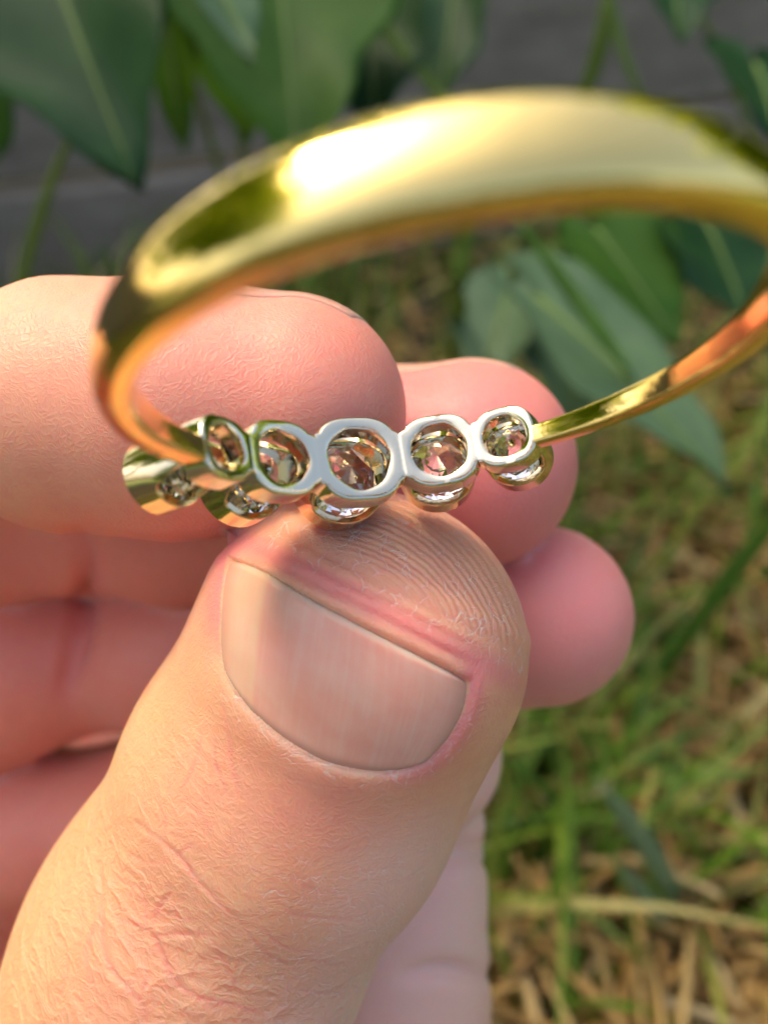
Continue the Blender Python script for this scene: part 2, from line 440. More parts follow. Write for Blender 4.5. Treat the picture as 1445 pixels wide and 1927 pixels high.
# outline of the thumbnail as it lies on the thumb
N_EDGE = [(428, 1046), (500, 1076), (600, 1136), (700, 1190), (800, 1240), (884, 1280)]        # free edge
N_LEFT = [(428, 1046), (417, 1120), (414, 1190), (420, 1250)]
N_CUT = [(420, 1250), (462, 1325), (530, 1388), (610, 1434), (690, 1452), (755, 1448), (806, 1428)]
N_RIGHT = [(884, 1280), (874, 1335), (845, 1388), (806, 1428)]
def build_hand():
    V, F = surface_nets((-100, -20, 32), (24, 250, 112), 0.8)
    bm = bmesh.new()
    vs = [bm.verts.new(p) for p in V]
    for q in F:
        try: bm.faces.new([vs[i] for i in q])
        except ValueError: pass
    bm.verts.ensure_lookup_table()
    for lvl in range(3):
        P = np.array([v.co for v in bm.verts]); G = grad(P); P = P - (G*sdf(P)[:, None])
        for v, p in zip(bm.verts, P): v.co = p
        bm.verts.index_update(); bm.faces.ensure_lookup_table()
        uv = project(P); th = d_thumb(P.astype(f32)) < 0.25; front = G[:, 2] < 0.25
        inf = (uv[:, 0] > -60) & (uv[:, 0] < 1500) & (uv[:, 1] > 480) & (uv[:, 1] < 1990) & front
        want = inf & th if lvl else inf
        fs = [f for f in bm.faces if all(want[v.index] for v in f.verts)]
        es = set(e for f in fs for e in f.edges)
        bmesh.ops.subdivide_edges(bm, edges=list(es), cuts=1, use_grid_fill=True)
    bm.verts.index_update()
    P = np.array([v.co for v in bm.verts])
    for _ in range(2): G = grad(P); P = P - (G*sdf(P)[:, None])
    G = grad(P, e=0.15)
    uv = project(P); thd = d_thumb(P.astype(f32)); isth = thd < 0.3; front = (G[:, 2] < 0.15)
    TH = isth & front & (uv[:, 1] < 2100)
    disp = np.zeros(len(P)); A = {a: np.zeros(len(P)) for a in ('red', 'pale', 'wrk', 'rmask', 'rco', 'sun_yel', 'flk')}
    # --- thumbnail bed and its folds
    poly = np.array(N_EDGE + N_RIGHT[1:] + N_CUT[::-1][1:] + N_LEFT[::-1][1:])
    fold_line = spline(N_LEFT + N_CUT[1:] + N_RIGHT[::-1][1:], 60)
    dn, pn = seg_dist(uv, fold_line); de, pe = seg_dist(uv, spline(N_EDGE, 30))
    ins = inside(uv, poly)
    sd_ = np.where(ins, -dn, dn)
    near_tip = (~ins) & (de < dn)
    rim = np.where(TH, 0.17*sst(sd_, -8, 14)*gs(np.maximum(sd_-14, 0), 42), 0)
    ab = np.array(N_EDGE[0], float), np.array(N_EDGE[-1], float); ed = unit(ab[1]-ab[0]); up = np.array([ed[1], -ed[0]])
    hgt = (uv - ab[0]) @ up                    # px beyond the free edge
    disp += rim*sst(hgt, 45, -15)
    disp += np.where(TH & ins, -0.10*sst(-sd_, -4, 14), 0)
    # finger pad beyond the free edge: a groove under the nail, then the pad swells
    tipm = TH & ~ins & (uv[:, 1] < 1330)
    tipm &= (hgt > -25)
    te = ((uv - ab[0]) @ ed)/np.linalg.norm(ab[1]-ab[0]); tend = sst(te, 0.0, 0.22)*sst(te, 1.02, 0.84)
    disp += np.where(tipm, 0.20*sst(hgt, -6, 10)*gs(np.maximum(hgt-16, 0), 90) - 0.13*gs(hgt-27, 7) - 0.10*gs(hgt-56, 8) - 0.08*gs(hgt-84, 7), 0)*sst(de, 150, 60)*tend
    disp += np.where(tipm, 0.12*gs(hgt-115, 18), 0)
    # --- traced folds of the knuckle
    CR = CREASES
    for pl, dep, wd in CR:
        d_, p_ = seg_dist(uv, spline(pl, 24)); tap = np.sqrt(np.clip(np.sin(np.pi*np.clip(p_*0.94+0.03, 0, 1)), 0, 1))
        dep = dep*0.42; wd = wd*0.8
        disp += np.where(TH, tap*(-dep*gs(d_, wd) + dep*0.35*gs(d_-wd*2.2, wd*1.6)), 0)
        A['red'] += np.where(TH, tap*0.35*gs(d_, wd*1.2), 0)
    # soft swelling either side of the joint
    # --- creases of the other fingers
    OT = ~isth
    for pl, dep, wd in OTHER:
        d_, p_ = seg_dist(uv, spline(pl, 20)); disp += np.where(OT & front, -dep*gs(d_, wd)*np.sqrt(np.clip(np.sin(np.pi*np.clip(p_, 0.02, 0.98)), 0, 1)), 0)
        A['red'] += np.where(OT & front, 0.2*gs(d_, wd*1.3), 0)
    # --- skin colour, with sunlight, skylight and shade painted in
    s_ax = (P - TIP) @ TT
    A['wrk'] = np.where(isth, sst(s_ax, -7, -16)*1.0 + 0.12, 0.03)
    A['wrk'] += np.where(TH, 0.35*sst(uv[:, 0], 560, 380)*sst(uv[:, 1], 1250, 1400), 0)
    A['flk'] = np.where(TH & (hgt > 0), sst(hgt, 25, 70)*sst(hgt, 330, 150), 0) + np.where(TH, 0.8*sst(uv[:, 1], 1540, 1660)*sst(uv[:, 0], 380, 560), 0)
    A['flk'] += np.where(~ins & TH & (dn < 26) & (uv[:, 1] > 1300), 0.8, 0)
    A['rmask'] = np.where(tipm, sst(hgt, 60, 120)*sst(uv[:, 0], 560, 760), 0)
    A['rco'] = np.hypot(uv[:, 0]-610, (uv[:, 1]-1290)*0.97)*2*math.pi/11.5
    A['red'] += np.where(TH & ~ins, 0.9*gs(np.maximum(dn-4, 0), 22)*sst(np.abs(pn-0.45), 0.18, 0.34), 0)
    A['red'] += np.where(tipm, 0.75*gs(hgt-42, 26)*sst(de, 160, 30), 0) + np.where(tipm, 0.16, 0)
    A['red'] += np.where(TH, 0.35*gs(np.hypot(uv[:, 0]-600, uv[:, 1]-1500), 130), 0)
    A['sun_yel'] += np.where(isth, 0.9*sst(uv[:, 0] + (uv[:, 1]-1500)*0.45, 420, 120)*sst(uv[:, 1], 1150, 1350), 0)  # sunlit left side of the thumb, painted as yellow
    A['pale'] += np.where(isth, 0.7*sst(uv[:, 1], 1430, 1650)*sst(uv[:, 0] + (uv[:, 1]-1500)*0.45, 600, 860), 0)  # cool skylight on the thumb's lower right, painted as paler skin
    A['pale'] += np.where(TH & ~ins, 0.45*gs(dn-4, 2.5)*sst(np.abs(pn-0.56), 0.30, 0.16), 0)
    # pads of the other fingers
    for nme, amt in (('index', 0.5), ('middle', 0.75), ('ring', 0.85), ('little', 0.45)):
        tp = np.array(FING[nme][0][0]); dd = np.linalg.norm(P - tp, axis=1)
        A['red'] += np.where(OT, amt*gs(np.maximum(dd-4, 0), 7.5), 0)
    heel = np.linalg.norm(P - np.array(PALM[4][0][0]), axis=1)
    A['pale'] += np.where(OT, 1.0*gs(np.maximum(heel-8, 0), 12), 0)*sst(uv[:, 0], 560, 700)  # skylight on the heel, painted as paler skin
    A['red'] += np.where(OT, 0.6*sst(uv[:, 0], 480, 330)*sst(uv[:, 1], 900, 1060), 0)  # shade in the hollow behind the thumb, painted as redder skin
    P = P + G*disp[:, None]
    # limb coordinates for the textures
    tc = np.where(isth[:, None], np.stack([(P-TIP) @ TB, (P-TIP) @ TT, (P-TIP) @ TN], -1), P)
    W = c2w(P); org = Vector(c2w(np.array([-20, 60, 75.0])))
    for v, p in zip(bm.verts, W - np.array(org)): v.co = p
    bmesh.ops.recalc_face_normals(bm, faces=bm.faces)
    me = bpy.data.meshes.new('hand'); bm.to_mesh(me); bm.free()
    me.polygons.foreach_set('use_smooth', [True]*len(me.polygons))
    for a, val in A.items():
        at = me.attributes.new(a, 'FLOAT', 'POINT'); at.data.foreach_set('value', np.clip(val, 0, 1e9 if a == 'rco' else 1.0).astype(f32))
    at = me.attributes.new('tc', 'FLOAT_VECTOR', 'POINT'); at.data.foreach_set('vector', tc.astype(f32).ravel())
    me.materials.append(M['skin'])
    ob = bpy.data.objects.new('hand', me); col.objects.link(ob); ob.location = org; WL['hand'] = org
    tag(ob, 'left hand pinching a gold ring between thumb and fingertips', 'hand')
    print('hand faces', len(me.polygons))
    # --- nails
    def nail_mesh(name, Q, Gn, nu, nv, label=None, thick=0.22):
        """Q (nu+1, nv+1, 3) outer surface, closed underneath"""
        n0 = (nu+1)*(nv+1); q = Q.reshape(-1, 3); g = Gn.reshape(-1, 3)
        VV = np.vstack([q, q - g*thick]); FF = []
        I = lambda i, j: i*(nv+1)+j
        for i in range(nu):
            for j in range(nv):
                FF.append((I(i, j), I(i+1, j), I(i+1, j+1), I(i, j+1))); FF.append((n0+I(i, j), n0+I(i, j+1), n0+I(i+1, j+1), n0+I(i+1, j)))
        for i in range(nu): FF += [(I(i+1, 0), I(i, 0), n0+I(i, 0), n0+I(i+1, 0)), (I(i, nv), I(i+1, nv), n0+I(i+1, nv), n0+I(i, nv))]
        for j in range(nv): FF += [(I(0, j), I(0, j+1), n0+I(0, j+1), n0+I(0, j)), (I(nu, j+1), I(nu, j), n0+I(nu, j), n0+I(nu, j+1))]
        o = mkp(name, c2w(VV), FF, M['nail'], ob)
        u_, v_ = np.meshgrid(np.linspace(0, 1, nu+1), np.linspace(0, 1, nv+1), indexing='ij')
        t2 = np.stack([u_, v_, 0*u_], -1).reshape(-1, 3); t2 = np.vstack([t2, t2]).astype(f32)
        at = o.data.attributes.new('nuv', 'FLOAT_VECTOR', 'POINT'); at.data.foreach_set('vector', t2.ravel())
        if label: o['label'] = label
        return o
    nu, nv = 56, 44
    E_, C_ = spline(N_EDGE, nu+1), spline(N_CUT, nu+1); Lf, Rt = spline(N_LEFT[::-1], nv+1), spline(N_RIGHT[::-1], nv+1)
    s = np.linspace(0, 1, nu+1)[:, None, None]; t = np.linspace(0, 1, nv+1)[None, :, None]
    co = ((1-t)*C_[:, None] + t*E_[:, None] + (1-s)*Lf[None] + s*Rt[None]
          - ((1-s)*(1-t)*C_[0] + s*(1-t)*C_[-1] + (1-s)*t*E_[0] + s*t*E_[-1]))
    cen_ = co.reshape(-1, 2).mean(0); grow = 1 + 0.035*(1-sst(t, 0.8, 1.0)); co = cen_ + (co-cen_)*grow       # the plate runs in under the folds
    Q = march(co.reshape(-1, 2), d_thumb); g = grad(Q, d_thumb, 0.5)
    S_, T_ = np.broadcast_to(s, co.shape[:2]+(1,)).reshape(-1), np.broadcast_to(t, co.shape[:2]+(1,)).reshape(-1)
    lift = -0.16 + 0.26*np.minimum(np.sqrt(np.clip(np.minimum(S_, 1-S_)/0.09, 0, 1)), np.sqrt(np.clip(T_/0.09, 0, 1))) + 0.04*sst(T_, 0.72, 1.0)*np.sin(np.pi*np.clip(S_, 0, 1))**0.6
    lift += 0.05*gs((S_-0.22)*1.0, 0.02)*0.5
    lift -= 0.16*sst(T_, 0.94, 1.0)
    Q = Q + g*lift[:, None]
    nail_mesh('thumbnail', Q.reshape(nu+1, nv+1, 3), g.reshape(nu+1, nv+1, 3), nu, nv, 'short trimmed thumbnail with fine lengthwise lines')
    for nme, Nd, off, ln_, half in (('index', (0.0, -0.98, 0.19), 4.5, 9.5, 0.80), ('middle', (0.05, -0.96, 0.28), 4.6, 9.5, 0.80), ('ring', (0.1, -0.62, 0.78), 4.4, 9.0, 0.8), ('little', (0.1, -0.5, 0.86), 3.8, 7.5, 0.8)):
        p0 = np.array(FING[nme][0][0]); T_ax = unit(p0 - np.array(FING[nme][1][0])); Nn = np.array(Nd); Nn = unit(Nn - T_ax*(Nn @ T_ax)); Bn = np.cross(T_ax, Nn)
        nu2, nv2 = 18, 14; pts = []; 
        for i in range(nu2+1):
            for j in range(nv2+1):
                a_ = (i/nu2*2-1); tt = j/nv2
                ang = half*a_*(0.75+0.25*math.sin(math.pi*min(1, tt+0.35)*0.9))
                ss = off - ln_*(1-tt) - 0.9*a_*a_*(1 if tt > .5 else -1)*abs(tt-.5)*2
                pts.append((ss, ang))
        pts = np.array(pts); O = p0 + T_ax*np.minimum(pts[:, :1], 2.0); D = np.cos(pts[:, 1:])*Nn + np.sin(pts[:, 1:])*Bn + T_ax*np.maximum(pts[:, :1]-2.0, 0)*0.16
        D /= np.linalg.norm(D, axis=1)[:, None]
        t_ = np.full(len(O), 12.0)
        for _ in range(40): t_ -= sdf((O + D*t_[:, None]).astype(f32))*0.9
        Qn = O + D*(t_[:, None] + 0.06)
        nail_mesh('fingernail', Qn.reshape(nu2+1, nv2+1, 3), D.reshape(nu2+1, nv2+1, 3), nu2, nv2)
    return ob
_CR = [   # folds over the thumb joint, as traced on the photograph
 ([(400, 390), (540, 500), (590, 570), (640, 620), (740, 720)], 0.15, 6), ([(350, 690), (400, 705), (445, 722)], 0.10, 5),
 ([(450, 720), (490, 790), (530, 880), (600, 930), (670, 975)], 0.17, 7), ([(300, 520), (305, 600), (310, 700), (320, 800), (350, 860), (430, 950), (445, 1010)], 0.12, 6),
 ([(520, 610), (480, 660), (462, 715)], 0.11, 6), ([(470, 740), (560, 738), (645, 745)], 0.09, 5), ([(375, 485), (440, 520), (505, 520)], 0.07, 5),
 ([(535, 500), (560, 480), (585, 468)], 0.08, 5), ([(610, 130), (585, 230), (535, 330)], 0.07, 5), ([(680, 40), (690, 130), (702, 220), (722, 330)], 0.06, 5),
 ([(645, 150), (655, 240), (700, 330)], 0.05, 4), ([(520, 640), (545, 690), (605, 690)], 0.07, 5), ([(640, 755), (690, 840), (722, 910)], 0.06, 5),
 ([(292, 700), (262, 800), (275, 900)], 0.08, 5), ([(205, 790), (192, 900), (150, 965)], 0.07, 5), ([(830, 640), (900, 680), (1000, 690), (1085, 700)], 0.06, 4),
 ([(775, 700), (850, 770), (965, 800)], 0.06, 4), ([(450, 855), (420, 940)], 0.07, 5), ([(740, 720), (800, 790), (905, 850)], 0.07, 5), ([(880, 570), (920, 590), (965, 612)], 0.05, 4),
 ([(560, 330), (610, 380), (640, 420)], 0.06, 4), ([(470, 330), (500, 400), (495, 450)], 0.06, 4), ([(230, 620), (250, 700), (240, 780)], 0.05, 4), ([(600, 930), (700, 950), (800, 985)], 0.08, 5),
 ([(420, 600), (440, 650), (440, 715)], 0.06, 5), ([(345, 560), (400, 590), (470, 600)], 0.05, 4), ([(910, 800), (1000, 830), (1100, 820)], 0.05, 4), ([(860, 900), (980, 915), (1080, 890)], 0.05, 4)]
CREASES = [([(x/1.6056, 1300+y/1.6056) for x, y in pl], d, w_) for pl, d, w_ in _CR]
OTHER = [
 ([(150, 1010), (160, 1070), (158, 1147), (125, 1300)], 1.0, 20),
 ([(790, 1622), (860, 1610), (940, 1598)], 1.1, 26),
 ([(760, 1838), (840, 1826), (930, 1838)], 0.9, 16),
]
hand = build_hand()

# ================================================================== RING
RC = np.array([1.898, -4.298, 25.003]); RN = np.array([0.15708, 0.95735, -0.24252]); RF = np.array([0.03927, 0.23932, 0.97015]); RR = np.array([0.98680, -0.16191, 0.0])
RIN = 9.0
def rp(a, R, o):
    """ring coordinates: angle from the far point, radius, offset along the axis"""
    a = np.asarray(a, float); R = np.asarray(R, float); o = np.asarray(o, float)
    return RC + R[..., None]*(np.cos(a)[..., None]*RF + np.sin(a)[..., None]*RR) + o[..., None]*RN
STONES = [(-58.0, 0.85, 1.22, 1.45), (-41.0, 1.08, 1.50, 1.68), (-20.6, 1.27, 1.74, 1.95), (0.0, 1.10, 1.50, 1.68), (16.6, 0.85, 1.22, 1.45)]   # angle, hole, plate and bezel radius
PO = -0.36                                                             # the plate sits a little off the middle plane
def build_ring():
    root = empty('diamond_ring', c2w(rp(math.radians(-20.6), 13.4, 0.0)))
    tag(root, 'polished yellow gold ring with five bezel-set diamonds held stones down', 'ring')
    # shank
    a0, a1 = 23.0, 360-64.5
    A_ = np.radians(np.linspace(a0, a1, 240)); K = 40
    key = [(20, 0.80, 0.95, 0.45), (42.5, 0.95, 1.0, 0.5), (44, 1.0, 1.03, 0.7), (66, 1.06, 1.08, 0.78), (90, 1.30, 1.15, 0.82), (135, 1.95, 1.1, 0.85), (180, 2.45, 1.1, 0.88), (225, 2.2, 1.05, 0.88), (262, 1.5, 1.0, 0.82), (285, 1.05, 1.05, 0.6), (300, 0.9, 0.95, 0.45)]
    ka = np.radians([q[0] for q in key]); W_ = np.interp(A_, ka, [q[1] for q in key]); T_ = np.interp(A_, ka, [q[2] for q in key]); E_ = np.interp(A_, ka, [q[3] for q in key])
    gro = 1 - 0.05*gs(np.degrees(A_)-44, 0.7) - 0.04*gs(np.degrees(A_)-284, 0.7)
    sm = np.ones(9)/9
    W_ = np.convolve(np.pad(W_, 4, 'edge'), sm, 'valid')*gro; T_ = np.convolve(np.pad(T_, 4, 'edge'), sm, 'valid')*gro
    V = []; F = []
    for i, a in enumerate(A_):
        for q in range(K):
            c_, s_ = math.cos(2*math.pi*q/K), math.sin(2*math.pi*q/K); e = E_[i]
            ein = 0.35 if c_ < 0 else e                         # flat inside, rounded outside
            u = math.copysign(abs(c_)**e, c_); v = math.copysign(abs(s_)**(ein), s_)
            if c_ < 0: u = -abs(c_)**0.35
            V.append(rp(a, RIN + T_[i]*(0.5+0.5*u) if c_ > 0 else RIN + T_[i]*(0.5+0.5*u), W_[i]/2*v + PO*0.35*gs(i-len(A_)*(0 if i < len(A_)/2 else 1), 40)))
    n = len(A_)
    for i in range(n-1):
        for q in range(K): F.append((i*K+q, i*K+(q+1) % K, (i+1)*K+(q+1) % K, (i+1)*K+q))
    F += [tuple(range(K))[::-1], tuple(range((n-1)*K, n*K))]
    mkp('shank', c2w(np.array(V)), F, M['gold'], root)
    # pierced gallery plate: five scalloped rounds in one strip
    V = []; F = []; NS = 72
    for si, (ad, rh, rpl, rb) in enumerate(STONES):
        clipL = (STONES[si-1][0]-ad)/2*math.pi/180*RIN if si else -9; clipR = (STONES[si+1][0]-ad)/2*math.pi/180*RIN if si < 4 else 9
        if si: d_ = (ad-STONES[si-1][0])*math.pi/180*RIN; clipL = -(d_*d_ + rpl**2 - STONES[si-1][2]**2)/(2*d_)
        if si < 4: d_ = (STONES[si+1][0]-ad)*math.pi/180*RIN; clipR = (d_*d_ + rpl**2 - STONES[si+1][2]**2)/(2*d_)
        base = len(V); rows = 0
        for q in range(NS):
            th = 2*math.pi*q/NS; cx_, sx_ = math.cos(th), math.sin(th)
            rs = rpl/(abs(cx_)**2.7 + abs(sx_)**2.7)**(1/2.7)         # squarish round
            lim = clipR if cx_ > 0 else clipL
            rc_ = lim/cx_ if abs(cx_) > 1e-6 else 99.0
            nb_ = STONES[si+1][2] if (cx_ > 0 and si < 4) else STONES[si-1][2] if (cx_ <= 0 and si) else rpl
            neck = min(rc_, 0.66*min(rpl, nb_)/max(abs(sx_), 1e-6)) if abs(lim) < 5 else 0
            rho = min(max(rs, neck), rc_)
            cl = float(rho > rc_-0.015)
            rho = rho + 0.01*cl
            oval = 1.0
            rh_ = rh*(1+0.025*math.sin(3*th+si*1.7)+0.015*math.sin(7*th+si))
            bv = 1-cl
            pr = [(rh_-0.02, 0.95), (rh_, 0.35), (rh_, 0.07), (rh_+0.02, 0.02), (rh_+0.06, 0.0), (rh_*0.6+rho*0.4, -0.015), (rh_*0.25+rho*0.75, -0.01), (rho-0.09*bv, 0.0), (rho-0.04*bv, 0.02*bv), (rho-0.01*bv, 0.07*bv), (rho, 0.14*bv), (rho+0.02*bv, 0.6), (rho+0.02*bv, 1.0), (rh_*0.4+rho*0.6, 1.05)]
            rows = len(pr)
            for r_, h_ in pr: V.append(rp(math.radians(ad) + r_*cx_/RIN, RIN + h_, r_*sx_ + PO))
        for q in range(NS):
            for j in range(rows): F.append((base+q*rows+j, base+q*rows+(j+1) % rows, base+((q+1) % NS)*rows+(j+1) % rows, base+((q+1) % NS)*rows+j))
    g = mkp('gallery_plate', c2w(np.array(V)), F, M['white_gold'], root); g['label'] = 'pale gold gallery plate pierced by five round holes'
    # bezels, each with its stone
    for si, (ad, rh, rpl, rb) in enumerate(STONES):
        a = math.radians(ad); ax = math.cos(a)*RF + math.sin(a)*RR; tg = -math.sin(a)*RF + math.cos(a)*RR
        org = RC + ax*RIN + RN*PO
        P = lambda r_, th, h_: org + ax*h_ + r_*(math.cos(th)*tg + math.sin(th)*RN)
        H = 3.75; V = []; F = []; NS = 56
        for q in range(NS):
            th = 2*math.pi*q/NS; s2 = max(math.sin(th), -0.62*math.sin(th))       # wide open on the side seen, less behind
            h0 = 0.85 + 1.75*sst(s2, 0.25, 0.72)
            def ro(h_): return rpl*0.93 + (rb-rpl*0.93)*sst(h_, 0.7, 2.6)
            hs = [h0, h0+0.06, h0+(H-h0)*0.33, h0+(H-h0)*0.66, H-0.15, H-0.03]
            pr = [(ro(h_)-(0.05 if i == 0 else 0), h_) for i, h_ in enumerate(hs)] + [(rb-0.10, H), (rb-0.22, H-0.05), (rb-0.30, H-0.35)] + [(ro(h_)-0.30, h_) for h_ in hs[::-1][1:-1]] + [(ro(h0)-0.26, h0)]
            rows = len(pr)
            for r_, h_ in pr: V.append(P(r_, th, h_))
        for q in range(NS):
            for j in range(rows): F.append((q*rows+j, q*rows+(j+1) % rows, ((q+1) % NS)*rows+(j+1) % rows, ((q+1) % NS)*rows+j))
        bz = mkp('bezel', c2w(np.array(V)), F, M['bezel_gold'], root)
        # round brilliant
        R_ = rb-0.24; G0 = H-0.5; DP = G0-0.85; V = []; F = []
        def ring_(r_, h_, n_, ph): 
            b0 = len(V); V.extend(P(R_*r_, ph + 2*math.pi*q/n_, h_) for q in range(n_)); return b0
        ph0 = 0.37*si; m = 11; da = math.pi/m
        tb = ring_(0.56, G0+0.30*R_, m, ph0); st = ring_(0.80, G0+0.17*R_, m, ph0+da); gu = ring_(1.0, G0+0.02*R_, 2*m, ph0); gl = ring_(1.0, G0-0.03*R_, 2*m, ph0); pm = ring_(0.78, G0-0.42*DP, m, ph0+da); pn_ = ring_(0.40, G0-0.80*DP, m, ph0)
        cu = len(V); V.append(P(0.06*R_, 1.3*si, G0-DP))
        F.append(tuple(tb+q for q in range(m)))
        for q in range(m):
            q1 = (q+1) % m; g2 = (2*q+2) % (2*m)
            F += [(tb+q, st+q, tb+q1), (tb+q1, st+q, gu+g2), (tb+q1, gu+g2, st+q1), (st+q, gu+2*q, gu+2*q+1), (st+q, gu+2*q+1, gu+g2)]
            F += [(gl+2*q, pm+q, gl+2*q+1), (gl+2*q+1, pm+q, gl+g2), (pm+q, gl+g2, pm+q1), (pm+q, pm+q1, pn_+q1), (pm+q, pn_+q1, pn_+q), (pn_+q, pn_+q1, cu)]
        for q in range(2*m): F.append((gu+q, gl+q, gl+(q+1) % (2*m), gu+(q+1) % (2*m)))
        o = mkp('diamond', c2w(np.array(V)), F, M['diamond'], bz, smooth=False)
        b2 = bmesh.new(); b2.from_mesh(o.data); bmesh.ops.recalc_face_normals(b2, faces=b2.faces); b2.to_mesh(o.data); b2.free()
    for o in root.children_recursive:
        if o.name.startswith('diamond'): continue
        b2 = bmesh.new(); b2.from_mesh(o.data); bmesh.ops.recalc_face_normals(b2, faces=b2.faces); b2.to_mesh(o.data); b2.free()
        o.data.polygons.foreach_set('use_smooth', [True]*len(o.data.polygons)); o.data.set_sharp_from_angle(angle=math.radians(38))
build_ring()

# ================================================================== PLANTS
def blades(name, mat, pts, hts, wid, lean, kinkmin=0.2, seed=1, kind='stuff'):
    """tapered curved grass blades as one mesh"""
    r = np.random.default_rng(seed); n = len(pts); S = 5
    az = r.uniform(0, 2*np.pi, n); V = np.zeros((n, (S+1)*2, 3)); vv = r.uniform(0, 1, n)
    side = np.stack([-np.sin(az), np.cos(az), 0*az], -1); fw = np.stack([np.cos(az), np.sin(az), 0*az], -1)
    for j in range(S+1):
        t = j/S; bend = lean*(t**1.7)
        c = pts + fw*(hts*bend)[:, None] + np.array([0, 0, 1.0])*(hts*t*np.sqrt(np.clip(1-(0.75*lean*t)**2, 0.15, 1)))[:, None]
        w_ = wid*(1-t**1.8)*0.5 + 0.0001; V[:, 2*j] = c - side*w_[:, None]; V[:, 2*j+1] = c + side*w_[:, None] + np.array([0, 0, 0.0004])
    F = []; b = np.arange(n)*(S+1)*2
    Fq = np.concatenate([np.stack([b+2*j, b+2*j+1, b+2*j+3, b+2*j+2], 1) for j in range(S)])
    o = mk(name, V.reshape(-1, 3), Fq, mat, origin=(0, 0.25, 0))
    at = o.data.attributes.new('v', 'FLOAT', 'POINT'); at.data.foreach_set('value', np.repeat(vv, (S+1)*2).astype(f32))
    return o
def in_front_of_fence(p): return ((p - F0) @ FN) < -0.012
def build_lawn():
    g = mat_varied('lawn_grass', [(0, (0.06, 0.15, 0.012)), (0.35, (0.15, 0.28, 0.025)), (0.7, (0.27, 0.36, 0.045)), (0.9, (0.38, 0.38, 0.09)), (1, (0.48, 0.40, 0.15))], 0.35)
    n = 9000; p = np.stack([rng.uniform(-0.55, 0.75, n), rng.uniform(-0.15, 0.62, n), np.zeros(n)], -1)
    # tufts, thinner in patches
    c = np.stack([rng.uniform(-0.5, 0.7, 150), rng.uniform(-0.1, 0.6, 150), np.zeros(150)], -1); p[:4600] = c[rng.integers(0, 150, 4600)] + rng.normal(0, 0.016, (4600, 3))*[1, 1, 0]
    p = p[in_front_of_fence(p)]; n = len(p)
    o = blades('lawn_grass', g, p, rng.uniform(0.025, 0.075, n), rng.uniform(0.0018, 0.0042, n), rng.uniform(0.2, 1.1, n), seed=3)
    tag(o, 'short green lawn grass growing from the brown soil', 'grass', kind='stuff')
    # dry straw lying about
    s = mat_varied('dry_straw', [(0, (0.30, 0.17, 0.05)), (0.4, (0.52, 0.31, 0.09)), (0.75, (0.62, 0.42, 0.15)), (1, (0.68, 0.54, 0.28))], 0.2, 0.6)
    n = 11000; q = np.stack([rng.uniform(-0.5, 0.7, n), rng.uniform(-0.15, 0.6, n), np.abs(rng.normal(0.006, 0.008, n))+0.002], -1); q[:4500, 0] = rng.uniform(-0.05, 0.32, 4500); q[:4500, 1] = rng.uniform(0.0, 0.36, 4500); q = q[in_front_of_fence(q)]; n = len(q)
    az = rng.uniform(0, 2*np.pi, n); el = rng.normal(0.05, 0.25, n); L = rng.uniform(0.010, 0.045, n); W = rng.uniform(0.0014, 0.0045, n)*np.where(rng.uniform(0, 1, n) < 0.08, 1.4, 0.85)
    d = np.stack([np.cos(az)*np.cos(el), np.sin(az)*np.cos(el), np.sin(el)], -1); sd_ = np.stack([-np.sin(az), np.cos(az), 0*az], -1); up = np.cross(d, sd_)
    V = np.zeros((n, 9, 3)); 
    for j in range(3):
        t = j/2-0.5; cc = q + d*(L*t)[:, None] + up*(0.06*L*(1-4*t*t))[:, None]; ww = W*(1 if j == 1 else 0.6)*0.5
        V[:, 3*j] = cc - sd_*ww[:, None]; V[:, 3*j+1] = cc + sd_*ww[:, None]; V[:, 3*j+2] = cc + up*(ww*0.8)[:, None]
    V[..., 2] = np.maximum(V[..., 2], 0.001)
    b = np.arange(n)*9; F = [np.stack([b+3*j+k_, b+3*j+(k_+1) % 3, b+3*j+3+(k_+1) % 3, b+3*j+3+k_], 1) for j in range(2) for k_ in range(3)]
    o = mk('dry_straw', V.reshape(-1, 3), np.concatenate(F), s, origin=(0, 0.25, 0))
    at = o.data.attributes.new('v', 'FLOAT', 'POINT'); at.data.foreach_set('value', np.repeat(rng.uniform(0, 1, n), 9).astype(f32))
    tag(o, 'dry yellow straw clippings scattered over the soil', 'straw', kind='stuff')
build_lawn()

def ribbon(name, P3, wid, nrm, mat, parent=None, thick=0.0004, fold=0.25):
    """long blade through world points P3; wid per point; V-folded with real thickness"""
    P3 = np.array([np.array(p) for p in P3]); n = len(P3)
    T = np.gradient(P3, axis=0); T /= np.linalg.norm(T, axis=1)[:, None]; nn = np.asarray(nrm, float); S = np.cross(T, nn); S /= np.linalg.norm(S, axis=1)[:, None]; U = np.cross(S, T)
    V = []; F = []
    for i in range(n):
        w_ = wid[i]/2
        for a, b in ((-1, 1), (0, 0), (1, 1)): V.append(P3[i] + S[i]*a*w_ + U[i]*(b*w_*fold))
        for a, b in ((1, 1), (0, 0), (-1, 1)): V.append(P3[i] + S[i]*a*w_*0.97 + U[i]*(b*w_*fold - thick))
    for i in range(n-1):
        for q in range(6): F.append((i*6+q, i*6+(q+1) % 6, (i+1)*6+(q+1) % 6, (i+1)*6+q))
    F += [tuple(range(6))[::-1], tuple(range((n-1)*6, n*6))]
    return mkp(name, V, F, mat, parent) if parent else mk(name, V, F, mat, origin=tuple(P3[0]))
